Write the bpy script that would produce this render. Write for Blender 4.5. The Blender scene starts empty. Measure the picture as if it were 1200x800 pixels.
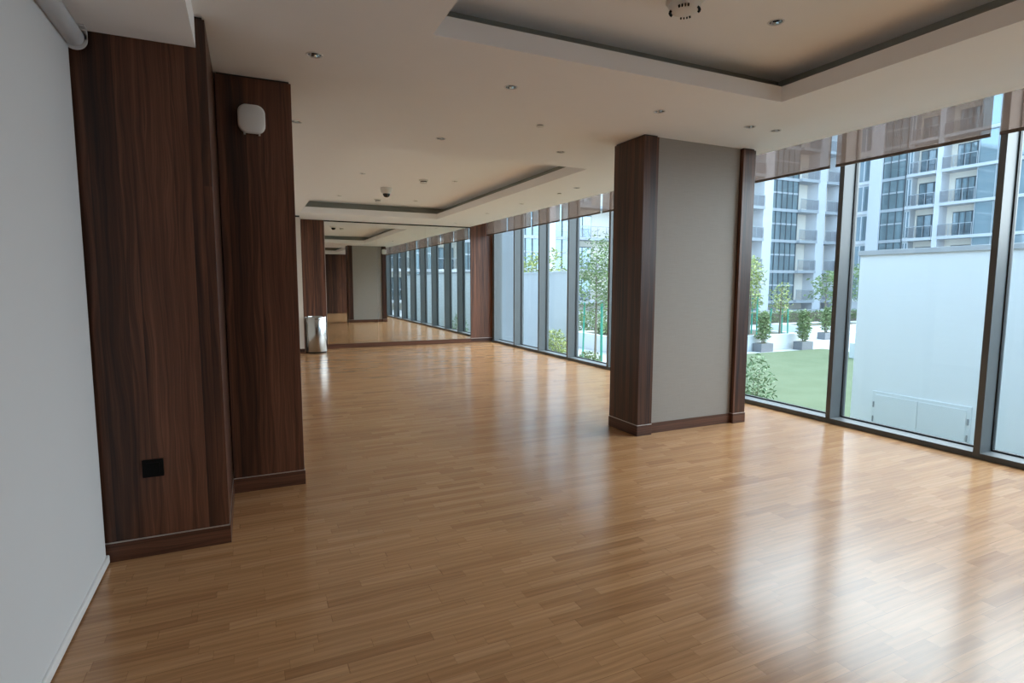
import bpy, bmesh, math, random
from mathutils import Vector, Matrix, Euler
from math import pi, sin, cos, radians as R

S = bpy.context.scene
COL = S.collection

# ------------------------------------------------------------------ camera
H = 2.8          # ceiling height
CAM_H, F_PX, PITCH, YAW, ROLL = 1.451, 661.2, -5.88, 25.0, 0.15
cd = bpy.data.cameras.new('camera')
cam = bpy.data.objects.new('camera', cd); COL.objects.link(cam)
cd.sensor_width = 36.0; cd.lens = F_PX / 1200 * 36.0; cd.clip_start = 0.02; cd.clip_end = 500
pi_, ya_, ro_ = R(PITCH), R(YAW), R(ROLL)
fwd = Vector((sin(ya_) * cos(pi_), cos(ya_) * cos(pi_), sin(pi_)))
rt = fwd.cross(Vector((0, 0, 1))).normalized(); up = rt.cross(fwd)
r2 = rt * cos(ro_) + up * sin(ro_); u2 = -rt * sin(ro_) + up * cos(ro_)
cam.matrix_world = Matrix((( r2.x, u2.x, -fwd.x, 0), (r2.y, u2.y, -fwd.y, 0), (r2.z, u2.z, -fwd.z, CAM_H), (0, 0, 0, 1)))
S.camera = cam

# ------------------------------------------------------------------ exposure and sky
S.view_settings.view_transform = 'Standard'
S.view_settings.look = 'None'
S.view_settings.gamma = 1.0
S.view_settings.use_curve_mapping = False
S.view_settings.exposure = 1.26
S.cycles.use_denoising = True
S.cycles.max_bounces = 14
S.cycles.diffuse_bounces = 7
S.cycles.glossy_bounces = 6
S.cycles.transparent_max_bounces = 24
S.cycles.sample_clamp_indirect = 8.0
SKY_BASE, SKY_GLOW = 1.40, 3.25
GLOW_DIR = Vector((0.84, -0.10, 0.50)).normalized()
W = bpy.data.worlds.new('world'); S.world = W; W.use_nodes = True
wn, wl = W.node_tree.nodes, W.node_tree.links
wn.clear()
w_out = wn.new('ShaderNodeOutputWorld'); w_bg = wn.new('ShaderNodeBackground')
w_tc = wn.new('ShaderNodeTexCoord'); w_dot = wn.new('ShaderNodeVectorMath'); w_dot.operation = 'DOT_PRODUCT'
w_dot.inputs[1].default_value = GLOW_DIR
w_mr = wn.new('ShaderNodeMapRange'); w_mr.inputs['From Min'].default_value = 0.35; w_mr.inputs['From Max'].default_value = 0.95
w_mr.interpolation_type = 'SMOOTHSTEP'
w_mul = wn.new('ShaderNodeMath'); w_mul.operation = 'MULTIPLY_ADD'
w_mul.inputs[1].default_value = SKY_GLOW; w_mul.inputs[2].default_value = SKY_BASE
w_mix = wn.new('ShaderNodeMix'); w_mix.data_type = 'RGBA'
w_mix.inputs['A'].default_value = (0.58, 0.83, 1.08, 1); w_mix.inputs['B'].default_value = (0.90, 0.96, 1.0, 1)
wl.new(w_tc.outputs['Generated'], w_dot.inputs[0]); wl.new(w_dot.outputs['Value'], w_mr.inputs['Value'])
wl.new(w_mr.outputs['Result'], w_mul.inputs[0]); wl.new(w_mr.outputs['Result'], w_mix.inputs['Factor'])
wl.new(w_mix.outputs['Result'], w_bg.inputs['Color']); wl.new(w_mul.outputs[0], w_bg.inputs['Strength'])
wl.new(w_bg.outputs[0], w_out.inputs[0])
# sampling portals: they give no light of their own, they only steer the sky light through the glazing
def portal(x, y, z, sx, sy):
    l = bpy.data.lights.new('window_portal', 'AREA'); l.shape = 'RECTANGLE'; l.size = sx; l.size_y = sy
    l.cycles.is_portal = True
    o = bpy.data.objects.new('window_portal', l); COL.objects.link(o)
    o.location = (x, y, z); o.rotation_euler = (0, R(90), 0)

# ------------------------------------------------------------------ materials
def srgb(r, g, b):
    f = lambda c: (c / 255 / 12.92) if c / 255 <= 0.04045 else ((c / 255 + 0.055) / 1.055) ** 2.4
    return (f(r), f(g), f(b), 1)

class NT:
    def __init__(s, name):
        s.m = bpy.data.materials.new(name); s.m.use_nodes = True
        s.n, s.l = s.m.node_tree.nodes, s.m.node_tree.links
        s.b = s.n['Principled BSDF']; s.out = s.n['Material Output']
    def new(s, t, **k):
        n = s.n.new('ShaderNode' + t)
        for a, v in k.items(): setattr(n, a, v)
        return n
    def put(s, sock, v):
        if isinstance(v, bpy.types.NodeSocket): s.l.new(v, sock)
        elif v is not None: sock.default_value = v
    def math(s, op, a, b=None, c=None):
        n = s.new('Math', operation=op)
        for i, v in enumerate((a, b, c)): s.put(n.inputs[i], v)
        return n.outputs[0]
    def comb(s, x, y, z):
        n = s.new('CombineXYZ')
        for i, v in enumerate((x, y, z)): s.put(n.inputs[i], v)
        return n.outputs[0]
    def noise(s, vec, scale=1.0, detail=3.0, rough=0.5, dist=0.0):
        n = s.new('TexNoise'); s.put(n.inputs['Vector'], vec)
        n.inputs['Scale'].default_value = scale; n.inputs['Detail'].default_value = detail
        n.inputs['Roughness'].default_value = rough; n.inputs['Distortion'].default_value = dist
        return n.outputs['Fac']
    def white(s, vec):
        n = s.new('TexWhiteNoise', noise_dimensions='3D'); s.put(n.inputs['Vector'], vec); return n.outputs['Value']
    def ramp(s, fac, stops, interp='LINEAR'):
        n = s.new('ValToRGB'); n.color_ramp.interpolation = interp
        e = n.color_ramp.elements
        while len(e) > 1: e.remove(e[-1])
        e[0].position, e[0].color = stops[0]
        for p, c in stops[1:]:
            q = e.new(p); q.color = c
        s.put(n.inputs[0], fac); return n.outputs['Color']
    def mix(s, fac, a, b, mode='MIX'):
        n = s.new('Mix', data_type='RGBA', blend_type=mode)
        s.put(n.inputs['Factor'], fac); s.put(n.inputs['A'], a); s.put(n.inputs['B'], b)
        return n.outputs['Result']
    def maprange(s, v, a, b, c, d):
        n = s.new('MapRange'); s.put(n.inputs['Value'], v)
        for k, q in zip(('From Min', 'From Max', 'To Min', 'To Max'), (a, b, c, d)): n.inputs[k].default_value = q
        return n.outputs['Result']
    def bump(s, h, strength=0.2, dist=0.01):
        n = s.new('Bump'); n.inputs['Strength'].default_value = strength; n.inputs['Distance'].default_value = dist
        s.put(n.inputs['Height'], h); s.l.new(n.outputs[0], s.b.inputs['Normal'])

def plain(name, col, rough=0.5, metal=0.0, vary=0.06, scale=6.0, spec=0.5, bump=0.0):
    t = NT(name)
    co = t.new('TexCoord').outputs['Object']
    f = t.noise(co, scale, 4.0)
    dark = tuple(c * (1 - vary) for c in col[:3]) + (1,); lite = tuple(min(1, c * (1 + vary)) for c in col[:3]) + (1,)
    t.put(t.b.inputs['Base Color'], t.mix(f, dark, lite))
    t.b.inputs['Roughness'].default_value = rough; t.b.inputs['Metallic'].default_value = metal
    t.b.inputs['Specular IOR Level'].default_value = spec
    if bump: t.bump(t.noise(co, scale * 30, 2.0), bump, 0.002)
    return t.m

def floor_mat():
    t = NT('oak_parquet')
    sx = t.new('SeparateXYZ'); t.l.new(t.new('NewGeometry').outputs['Position'], sx.inputs[0])
    x, y = sx.outputs[0], sx.outputs[1]
    w = 0.060
    row = t.math('FLOOR', t.math('DIVIDE', y, w))
    fy = t.math('FRACT', t.math('DIVIDE', y, w))
    rr = t.white(t.comb(row, 3.1, 0.0)); rl = t.white(t.comb(row, 7.7, 2.0))
    ln = t.math('MULTIPLY_ADD', rl, 0.16, 0.30)
    xs = t.math('DIVIDE', t.math('MULTIPLY_ADD', rr, 5.0, x), ln)
    # jitter the joint positions so that the strips differ in length
    xs = t.math('ADD', xs, t.math('MULTIPLY', t.math('SINE', t.math('MULTIPLY', xs, 1.9)), 0.28))
    ix = t.math('FLOOR', xs); fx = t.math('FRACT', xs)
    r1 = t.white(t.comb(row, ix, 0.5)); r2 = t.white(t.comb(row, ix, 9.5)); r3 = t.white(t.comb(row, ix, 4.5))
    # fine fibre and cathedral figure, each strip with its own offset
    gx = t.math('MULTIPLY_ADD', r2, 37.0, t.math('MULTIPLY', x, 4.0)); gy = t.math('MULTIPLY_ADD', r3, 11.0, t.math('MULTIPLY', y, 150.0))
    fibre = t.noise(t.comb(gx, gy, r1), 1.0, 5.0, 0.6, 0.3)
    wv = t.new('TexWave', wave_type='BANDS', bands_direction='Y')
    t.put(wv.inputs['Vector'], t.comb(t.math('MULTIPLY', gx, 0.16), t.math('MULTIPLY', gy, 0.021), r1))
    wv.inputs['Scale'].default_value = 2.6; wv.inputs['Distortion'].default_value = 9.0
    wv.inputs['Detail'].default_value = 2.0; wv.inputs['Detail Scale'].default_value = 0.8
    base = t.ramp(r1, [(0.0, (0.340, 0.176, 0.082, 1)), (0.10, (0.377, 0.197, 0.092, 1)), (0.35, (0.410, 0.219, 0.104, 1)), (0.70, (0.438, 0.238, 0.114, 1)), (1.0, (0.475, 0.266, 0.133, 1))])
    tone = t.maprange(fibre, 0.25, 0.75, 0.84, 1.12)
    tone2 = t.maprange(wv.outputs['Fac'], 0.0, 1.0, 0.89, 1.05)
    tw = t.math('MULTIPLY', tone, tone2)
    c = t.mix(1.0, base, t.comb(tw, tw, tw), 'MULTIPLY')
    broad = t.maprange(t.noise(t.comb(t.math('MULTIPLY', x, 0.5), y, 0.0), 1.0, 2.0), 0.3, 0.7, 0.93, 1.07)
    c = t.mix(1.0, c, t.comb(broad, broad, broad), 'MULTIPLY')
    # joints: faint between strips, darker along every third strip (the board edge)
    seam = t.math('MULTIPLY', t.math('LESS_THAN', fy, 0.022), 0.30)
    third = t.math('LESS_THAN', t.math('ABSOLUTE', t.math('SUBTRACT', t.math('FLOORED_MODULO', row, 3.0), 0.0)), 0.5)
    seam = t.math('MAXIMUM', seam, t.math('MULTIPLY', t.math('MULTIPLY', third, t.math('LESS_THAN', fy, 0.035)), 0.55))
    seam = t.math('MAXIMUM', seam, t.math('MULTIPLY', t.math('LESS_THAN', fx, 0.006), 0.35))
    c = t.mix(seam, c, (0.10, 0.05, 0.025, 1))
    t.put(t.b.inputs['Base Color'], c)
    t.put(t.b.inputs['Roughness'], t.maprange(fibre, 0.2, 0.8, 0.185, 0.22))
    t.b.inputs['Specular IOR Level'].default_value = 0.41
    hgt = t.math('SUBTRACT', t.math('MULTIPLY', fibre, 0.25), seam)
    t.bump(hgt, 0.05, 0.0008)
    return t.m

def walnut(name, horizontal=False, gain=1.75, rough=0.38, strip=0.080):
    t = NT(name)
    sx = t.new('SeparateXYZ'); t.l.new(t.new('TexCoord').outputs['Object'], sx.inputs[0])
    u = t.math('ADD', sx.outputs[0], sx.outputs[1]); v = sx.outputs[2]
    if horizontal: u, v = v, u
    # veneer leaves: uneven strips, each with its own tone, end joints at its own heights
    us = t.math('ADD', u, t.math('MULTIPLY', t.math('SINE', t.math('MULTIPLY', u, 23.0)), 0.022))
    q = t.math('DIVIDE', us, strip); iq = t.math('FLOOR', q); fq = t.math('FRACT', q)
    ro = t.white(t.comb(iq, 5.1, 3.0))
    iv = t.math('FLOOR', t.math('MULTIPLY_ADD', ro, 7.0, t.math('DIVIDE', v, 40.0)))
    r1 = t.white(t.comb(iq, 1.3, iv)); r2 = t.white(t.comb(iq, 4.7, iv))
    vv = t.math('MULTIPLY_ADD', r2, 9.0, v)
    wob = t.math('MULTIPLY', t.math('SUBTRACT', t.noise(t.comb(t.math('MULTIPLY', u, 5.0), t.math('MULTIPLY', vv, 1.6), r1), 1.0, 2.0), 0.5), 0.075)
    uu = t.math('ADD', u, wob)
    med = t.noise(t.comb(t.math('MULTIPLY', uu, 42.0), t.math('MULTIPLY', vv, 0.8), r1), 1.0, 3.0, 0.6, 0.3)
    fine = t.noise(t.comb(t.math('MULTIPLY', uu, 230.0), t.math('MULTIPLY', vv, 3.0), r1), 1.0, 3.0, 0.6)
    side = t.math('MULTIPLY', t.math('SUBTRACT', fq, 0.5), t.math('SUBTRACT', r2, 0.35))
    f = t.math('MULTIPLY_ADD', r1, 0.36, t.maprange(med, 0.28, 0.72, 0.02, 0.50))
    f = t.math('MULTIPLY_ADD', side, 0.45, f)
    g = gain
    c = t.ramp(f, [(0.12, (0.0125 * g, 0.0056 * g, 0.0038 * g, 1)), (0.36, (0.034 * g, 0.0130 * g, 0.0070 * g, 1)),
                   (0.58, (0.066 * g, 0.0255 * g, 0.0138 * g, 1)), (0.82, (0.102 * g, 0.0420 * g, 0.0230 * g, 1))])
    tone = t.maprange(fine, 0.3, 0.7, 0.76, 1.20)
    c = t.mix(1.0, c, t.comb(tone, tone, tone), 'MULTIPLY')
    t.put(t.b.inputs['Base Color'], c)
    t.b.inputs['Roughness'].default_value = rough
    t.b.inputs['Specular IOR Level'].default_value = 0.42
    t.bump(fine, 0.08, 0.0006)
    return t.m

def fabric_wall():
    t = NT('woven_beige_wallcover')
    sx = t.new('SeparateXYZ'); t.l.new(t.new('TexCoord').outputs['Object'], sx.inputs[0])
    u = t.math('ADD', sx.outputs[0], sx.outputs[1])
    a = t.noise(t.comb(t.math('MULTIPLY', u, 6.0), t.math('MULTIPLY', sx.outputs[2], 150.0), 0.0), 1.0, 3.0)
    b = t.noise(t.comb(t.math('MULTIPLY', u, 260.0), t.math('MULTIPLY', sx.outputs[2], 8.0), 2.0), 1.0, 2.0)
    f = t.math('ADD', t.math('MULTIPLY', a, 0.6), t.math('MULTIPLY', b, 0.4))
    t.put(t.b.inputs['Base Color'], t.ramp(f, [(0.3, (0.300, 0.277, 0.252, 1)), (0.7, (0.340, 0.315, 0.288, 1))]))
    t.b.inputs['Roughness'].default_value = 0.7
    t.bump(f, 0.05, 0.0006)
    return t.m

def glass_mat(name, tint=(0.90, 0.96, 0.97, 1), refl=1.0):
    t = NT(name); t.n.remove(t.b)
    tr = t.new('BsdfTransparent'); tr.inputs[0].default_value = tint
    gl = t.new('BsdfGlossy'); gl.inputs['Roughness'].default_value = 0.0
    ge = t.new('NewGeometry'); dt = t.new('VectorMath', operation='DOT_PRODUCT')
    t.l.new(ge.outputs['Normal'], dt.inputs[0]); t.l.new(ge.outputs['Incoming'], dt.inputs[1])
    k = t.math('POWER', t.math('SUBTRACT', 1.0, t.math('ABSOLUTE', dt.outputs['Value'])), 5.0)
    mx = t.new('MixShader'); t.put(mx.inputs[0], t.math('MULTIPLY', t.math('MULTIPLY_ADD', k, 0.96, 0.04), refl))
    t.l.new(tr.outputs[0], mx.inputs[1]); t.l.new(gl.outputs[0], mx.inputs[2]); t.l.new(mx.outputs[0], t.out.inputs[0])
    return t.m

def blind_mat():
    t = NT('brown_screen_fabric')
    t.n.remove(t.b)
    sx = t.new('SeparateXYZ'); t.l.new(t.new('TexCoord').outputs['Object'], sx.inputs[0])
    f = t.noise(t.comb(t.math('MULTIPLY', sx.outputs[1], 300.0), t.math('MULTIPLY', sx.outputs[2], 300.0), 0.0), 1.0, 1.0)
    c = t.mix(f, (0.20, 0.155, 0.135, 1), (0.27, 0.215, 0.185, 1))
    d = t.new('BsdfDiffuse'); t.put(d.inputs[0], c)
    tl = t.new('BsdfTranslucent'); t.put(tl.inputs[0], c)
    tr = t.new('BsdfTransparent'); tr.inputs[0].default_value = (0.97, 0.86, 0.80, 1)
    m1 = t.new('MixShader'); m1.inputs[0].default_value = 0.35
    t.l.new(d.outputs[0], m1.inputs[1]); t.l.new(tl.outputs[0], m1.inputs[2])
    m2 = t.new('MixShader'); m2.inputs[0].default_value = 0.50
    t.l.new(m1.outputs[0], m2.inputs[1]); t.l.new(tr.outputs[0], m2.inputs[2])
    t.l.new(m2.outputs[0], t.out.inputs[0])
    return t.m

def leaf_mat(name, a, b, c):
    t = NT(name)
    co = t.new('TexCoord').outputs['Object']
    f = t.noise(co, 9.0, 3.0)
    t.put(t.b.inputs['Base Color'], t.ramp(f, [(0.3, a), (0.5, b), (0.7, c)]))
    t.b.inputs['Roughness'].default_value = 0.6
    return t.m

def lawn_mat():
    t = NT('lawn_grass')
    co = t.new('NewGeometry').outputs['Position']
    f = t.math('ADD', t.math('MULTIPLY', t.noise(co, 60.0, 3.0), 0.5), t.math('MULTIPLY', t.noise(co, 1.2, 4.0), 0.5))
    t.put(t.b.inputs['Base Color'], t.ramp(f, [(0.3, (0.092, 0.120, 0.068, 1)), (0.7, (0.132, 0.160, 0.100, 1))]))
    t.b.inputs['Roughness'].default_value = 0.9
    t.b.inputs['Specular IOR Level'].default_value = 0.1
    return t.m

def render_wall(name, col):
    t = NT(name)
    sx = t.new('SeparateXYZ'); t.l.new(t.new('TexCoord').outputs['Object'], sx.inputs[0])
    u = t.math('ADD', sx.outputs[0], sx.outputs[1])
    f = t.noise(t.comb(t.math('MULTIPLY', u, 2.0), t.math('MULTIPLY', sx.outputs[2], 24.0), 0.0), 1.0, 4.0)
    d = tuple(c * 0.95 for c in col[:3]) + (1,)
    t.put(t.b.inputs['Base Color'], t.mix(f, d, col)); t.b.inputs['Roughness'].default_value = 0.8
    return t.m

M = dict(
    floor=floor_mat(),
    walnut=walnut('walnut_panel'), walnut_base=walnut('walnut_baseboard', True, 1.45, 0.40, 0.05),
    walnut_far=walnut('walnut_wall', False, 2.2, 0.45, 0.11),
    beige=fabric_wall(),
    ceiling=plain('ceiling_paint', (0.885, 0.89, 0.90, 1), 0.9, vary=0.01, spec=0.2),
    cove=plain('cove_darker_grey', (0.36, 0.37, 0.33, 1), 0.9, vary=0.02, spec=0.2),  # cove walls: one flat grey, darker than the ceiling colour
    wall=plain('beige_wall_paint', (0.60, 0.55, 0.49, 1), 0.85, vary=0.02, spec=0.2),
    screen=plain('screen_cloth', (0.60, 0.603, 0.617, 1), 0.75, vary=0.015, scale=2.0, spec=0.3),
    white_metal=plain('white_powder_coat', (0.74, 0.74, 0.74, 1), 0.4, vary=0.02),
    grey_metal=plain('grey_tube', (0.52, 0.53, 0.55, 1), 0.35, vary=0.03),
    white_plastic=plain('white_plastic', (0.74, 0.74, 0.72, 1), 0.45, vary=0.02),
    black=plain('black_plastic', (0.003, 0.003, 0.003, 1), 0.5, vary=0.1, spec=0.15),
    dark_seam=plain('dark_gap', (0.02, 0.017, 0.015, 1), 0.7),
    frame=plain('dark_anodised_aluminium', (0.112, 0.126, 0.134, 1), 0.42, 0.0, vary=0.05),
    gasket=plain('black_gasket', (0.012, 0.014, 0.016, 1), 0.6),
    steel=plain('brushed_steel', (0.42, 0.42, 0.415, 1), 0.20, 1.0, vary=0.04),
    chrome=plain('bright_reflector', (0.78, 0.77, 0.75, 1), 0.13, 1.0, vary=0.02),
    strip=plain('brushed_strip', (0.60, 0.58, 0.56, 1), 0.35, 0.8, vary=0.04),
    mirror=plain('silvered_glass', (0.80, 0.82, 0.80, 1), 0.0, 1.0, vary=0.0),
    glass=glass_mat('window_glass', (0.95, 0.985, 0.99, 1), 0.6),
    rail_glass=glass_mat('railing_glass', (0.86, 0.86, 0.87, 1), 1.0),
    blind=blind_mat(), blind_rail=plain('brown_rail', (0.115, 0.082, 0.066, 1), 0.5, vary=0.05),
    lens=plain('smoked_dome', (0.015, 0.013, 0.012, 1), 0.1, vary=0.05),
    white_wall=render_wall('white_rendered_wall', (0.80, 0.82, 0.83, 1)),
    white_door=plain('white_access_door', (0.70, 0.73, 0.74, 1), 0.5, vary=0.01),
    hinge=plain('hinge_grey', (0.30, 0.32, 0.34, 1), 0.4, 0.5),
    coping=plain('grey_coping', (0.42, 0.43, 0.45, 1), 0.7),
    paving=plain('pale_paving', (0.36, 0.365, 0.37, 1), 0.8, vary=0.08, scale=1.5),
    bounce_pale=plain('bounce_white', (0.72, 0.71, 0.69, 1), 0.9, vary=0.15, scale=30),  # pale surface of the added bounce strip below the windows
    planter_white=render_wall('white_planter_render', (0.60, 0.62, 0.63, 1)),
    lawn=lawn_mat(),
    soil=plain('planting_soil', (0.09, 0.085, 0.06, 1), 0.95, vary=0.3, scale=8),
    pot=plain('grey_planter', (0.16, 0.165, 0.18, 1), 0.6, vary=0.05),
    bark=plain('bark', (0.17, 0.14, 0.11, 1), 0.9, vary=0.2, scale=20),
    stake=plain('green_stake', (0.03, 0.30, 0.22, 1), 0.5, vary=0.05),
    leaf=leaf_mat('leaf_mid', (0.075, 0.13, 0.045, 1), (0.15, 0.22, 0.08, 1), (0.28, 0.34, 0.16, 1)),
    leaf_yellow=leaf_mat('leaf_yellow', (0.15, 0.21, 0.06, 1), (0.30, 0.35, 0.11, 1), (0.50, 0.50, 0.24, 1)),
    leaf_dark=leaf_mat('leaf_dark', (0.10, 0.18, 0.08, 1), (0.18, 0.28, 0.13, 1), (0.33, 0.40, 0.24, 1)),
    cream=plain('cream_render', (0.86, 0.78, 0.68, 1), 0.85, vary=0.03, scale=0.5),
    pier=plain('white_pier', (0.66, 0.655, 0.68, 1), 0.8, vary=0.02, scale=0.5),
    slab=plain('slab_edge', (0.40, 0.41, 0.43, 1), 0.8, vary=0.04, scale=0.5),
    slab_pale=plain('slab_pale', (0.56, 0.56, 0.57, 1), 0.8, vary=0.04, scale=0.5),
    ext_frame=plain('window_frame_dark', (0.09, 0.10, 0.11, 1), 0.5, vary=0.05),
    pane=plain('reflecting_pane', (0.32, 0.40, 0.44, 1), 0.04, 0.6, vary=0.15, scale=0.3),
    tower=plain('tower_glazing', (0.29, 0.36, 0.385, 1), 0.05, 0.5, vary=0.30, scale=0.35),
    cladding=plain('grey_cladding', (0.16, 0.19, 0.22, 1), 0.6, vary=0.06, scale=2),
)

# ------------------------------------------------------------------ mesh helpers
class MB:
    """Collects shapes in world coordinates; build() links them as ONE mesh object."""
    def __init__(s): s.bm = bmesh.new()
    def box(s, x0, x1, y0, y1, z0, z1, bev=0.0):
        b = bmesh.new()
        vs = [b.verts.new((x, y, z)) for z in (z0, z1) for y in (y0, y1) for x in (x0, x1)]
        for f in ((0, 2, 3, 1), (4, 5, 7, 6), (0, 1, 5, 4), (2, 6, 7, 3), (1, 3, 7, 5), (0, 4, 6, 2)):
            b.faces.new([vs[i] for i in f])
        if bev > 0:
            bmesh.ops.bevel(b, geom=list(b.edges), offset=bev, segments=2, profile=0.5, affect='EDGES')
        s.add(b); return s
    def add(s, b, mat=None):
        if mat is not None: bmesh.ops.transform(b, matrix=mat, verts=b.verts)
        me = bpy.data.meshes.new('tmp'); b.to_mesh(me); b.free()
        s.bm.from_mesh(me); bpy.data.meshes.remove(me)
    def lathe(s, prof, c, axis='Z', n=32, flip=False):
        """prof: (radius, height) pairs turned about an axis through c."""
        b = bmesh.new(); rings = []
        for r, h in prof:
            if r < 1e-6: rings.append([b.verts.new((0, 0, h))])
            else: rings.append([b.verts.new((r * cos(2 * pi * i / n), r * sin(2 * pi * i / n), h)) for i in range(n)])
        for A, B in zip(rings, rings[1:]):
            for i in range(n):
                j = (i + 1) % n
                if len(A) == 1 and len(B) == 1: continue
                if len(A) == 1: b.faces.new((A[0], B[i], B[j]))
                elif len(B) == 1: b.faces.new((A[i], A[j], B[0]))
                else: b.faces.new((A[i], A[j], B[j], B[i]))
        if axis == 'Y': m = Matrix.Rotation(R(-90), 4, 'X')
        elif axis == '-Y': m = Matrix.Rotation(R(90), 4, 'X')
        elif axis == 'X': m = Matrix.Rotation(R(90), 4, 'Y')
        else: m = Matrix.Identity(4)
        bmesh.ops.recalc_face_normals(b, faces=b.faces)
        s.add(b, Matrix.Translation(c) @ m); return s
    def tube(s, pts, rad, n=8):
        """A round bar through pts; rad one number or one per point."""
        rads = rad if isinstance(rad, (list, tuple)) else [rad] * len(pts)
        pts = [Vector(p) for p in pts]; b = bmesh.new(); rings = []
        for i, p in enumerate(pts):
            d = (pts[min(i + 1, len(pts) - 1)] - pts[max(i - 1, 0)]).normalized()
            a = d.cross(Vector((0, 0, 1)) if abs(d.z) < 0.9 else Vector((1, 0, 0))).normalized(); c = d.cross(a)
            rings.append([b.verts.new(p + (a * cos(2 * pi * k / n) + c * sin(2 * pi * k / n)) * rads[i]) for k in range(n)])
        for A, B in zip(rings, rings[1:]):
            for k in range(n): b.faces.new((A[k], A[(k + 1) % n], B[(k + 1) % n], B[k]))
        b.faces.new(rings[0][::-1]); b.faces.new(rings[-1])
        bmesh.ops.recalc_face_normals(b, faces=b.faces)
        s.add(b); return s
    def prism(s, poly, y0, y1):
        """poly in (x, z), extruded along y."""
        b = bmesh.new()
        A = [b.verts.new((x, y0, z)) for x, z in poly]; B = [b.verts.new((x, y1, z)) for x, z in poly]
        b.faces.new(A); b.faces.new(B[::-1])
        for i in range(len(poly)):
            j = (i + 1) % len(poly); b.faces.new((A[j], A[i], B[i], B[j]))
        bmesh.ops.recalc_face_normals(b, faces=b.faces)
        s.add(b); return s
    def leaves(s, c, rad, n, size, seed, hollow=0.35, shape=None):
        rnd = random.Random(seed)
        for _ in range(n):
            while True:
                p = Vector((rnd.uniform(-1, 1), rnd.uniform(-1, 1), rnd.uniform(-1, 1)))
                if hollow < p.length < 1: break
            if shape: p = shape(p)
            o = Vector(c) + Vector((p.x * rad[0], p.y * rad[1], p.z * rad[2]))
            e = Euler((rnd.uniform(-1.1, 1.1), rnd.uniform(-1.1, 1.1), rnd.uniform(0, 6.28))).to_matrix()
            L = size * rnd.uniform(0.6, 1.3); Wd = L * 0.42
            q = [Vector((0, 0, 0)), Vector((Wd * 0.5, L * 0.45, 0.08 * L)), Vector((0, L, -0.05 * L)), Vector((-Wd * 0.5, L * 0.45, 0.08 * L))]
            s.bm.faces.new([s.bm.verts.new(o + e @ v) for v in q])
        return s
    def build(s, name, mat, parent=None, smooth=False, at=None):
        base = Vector(parent['_o']) if parent is not None and '_o' in parent else None
        org = Vector(at) if at is not None else (base.copy() if base is not None else Vector((0, 0, 0)))
        bmesh.ops.translate(s.bm, verts=s.bm.verts, vec=-org)
        me = bpy.data.meshes.new(name); s.bm.to_mesh(me); s.bm.free()
        me.materials.append(M[mat] if isinstance(mat, str) else mat)
        if smooth:
            for p in me.polygons: p.use_smooth = True
            me.set_sharp_from_angle(angle=R(38))
        o = bpy.data.objects.new(name, me); COL.objects.link(o)
        o.location = org - base if base is not None else org
        o['_o'] = tuple(org)
        if parent is not None: o.parent = parent
        return o

def tag(o, label, cat, group=None, kind=None):
    o['label'] = label; o['category'] = cat
    if group: o['group'] = group
    if kind: o['kind'] = kind
    return o
def thing(name, label, cat, loc, group=None, kind=None):
    o = bpy.data.objects.new(name, None); COL.objects.link(o); o.location = loc; o['_o'] = tuple(loc)
    o.empty_display_size = 0.1
    return tag(o, label, cat, group, kind)
def struct(o):
    o['kind'] = 'structure'; return o
def copy_tree(src, loc, label, group=None):
    r = src.copy(); COL.objects.link(r); r.location = loc; r['label'] = label
    if group: r['group'] = group
    for ch in list(src.children):
        c = ch.copy(); COL.objects.link(c); c.parent = r
        for g in list(ch.children):
            d = g.copy(); COL.objects.link(d); d.parent = c
    return r

# ================================================================== ROOM SHELL
Y0, Y1 = -2.1, 12.97           # rear wall, mirror wall
X_SCR, X_GL, X_FR = -0.716, 5.655, 5.478   # projection screen, glass, inner face of the window frame
X_CE = 4.914                    # edge of the ceiling before the blind pocket
XL = -0.85

struct(MB().box(-1.2, 5.72, Y0 - 0.2, 13.3, -0.25, 0.0).build('floor', 'floor'))

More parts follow.
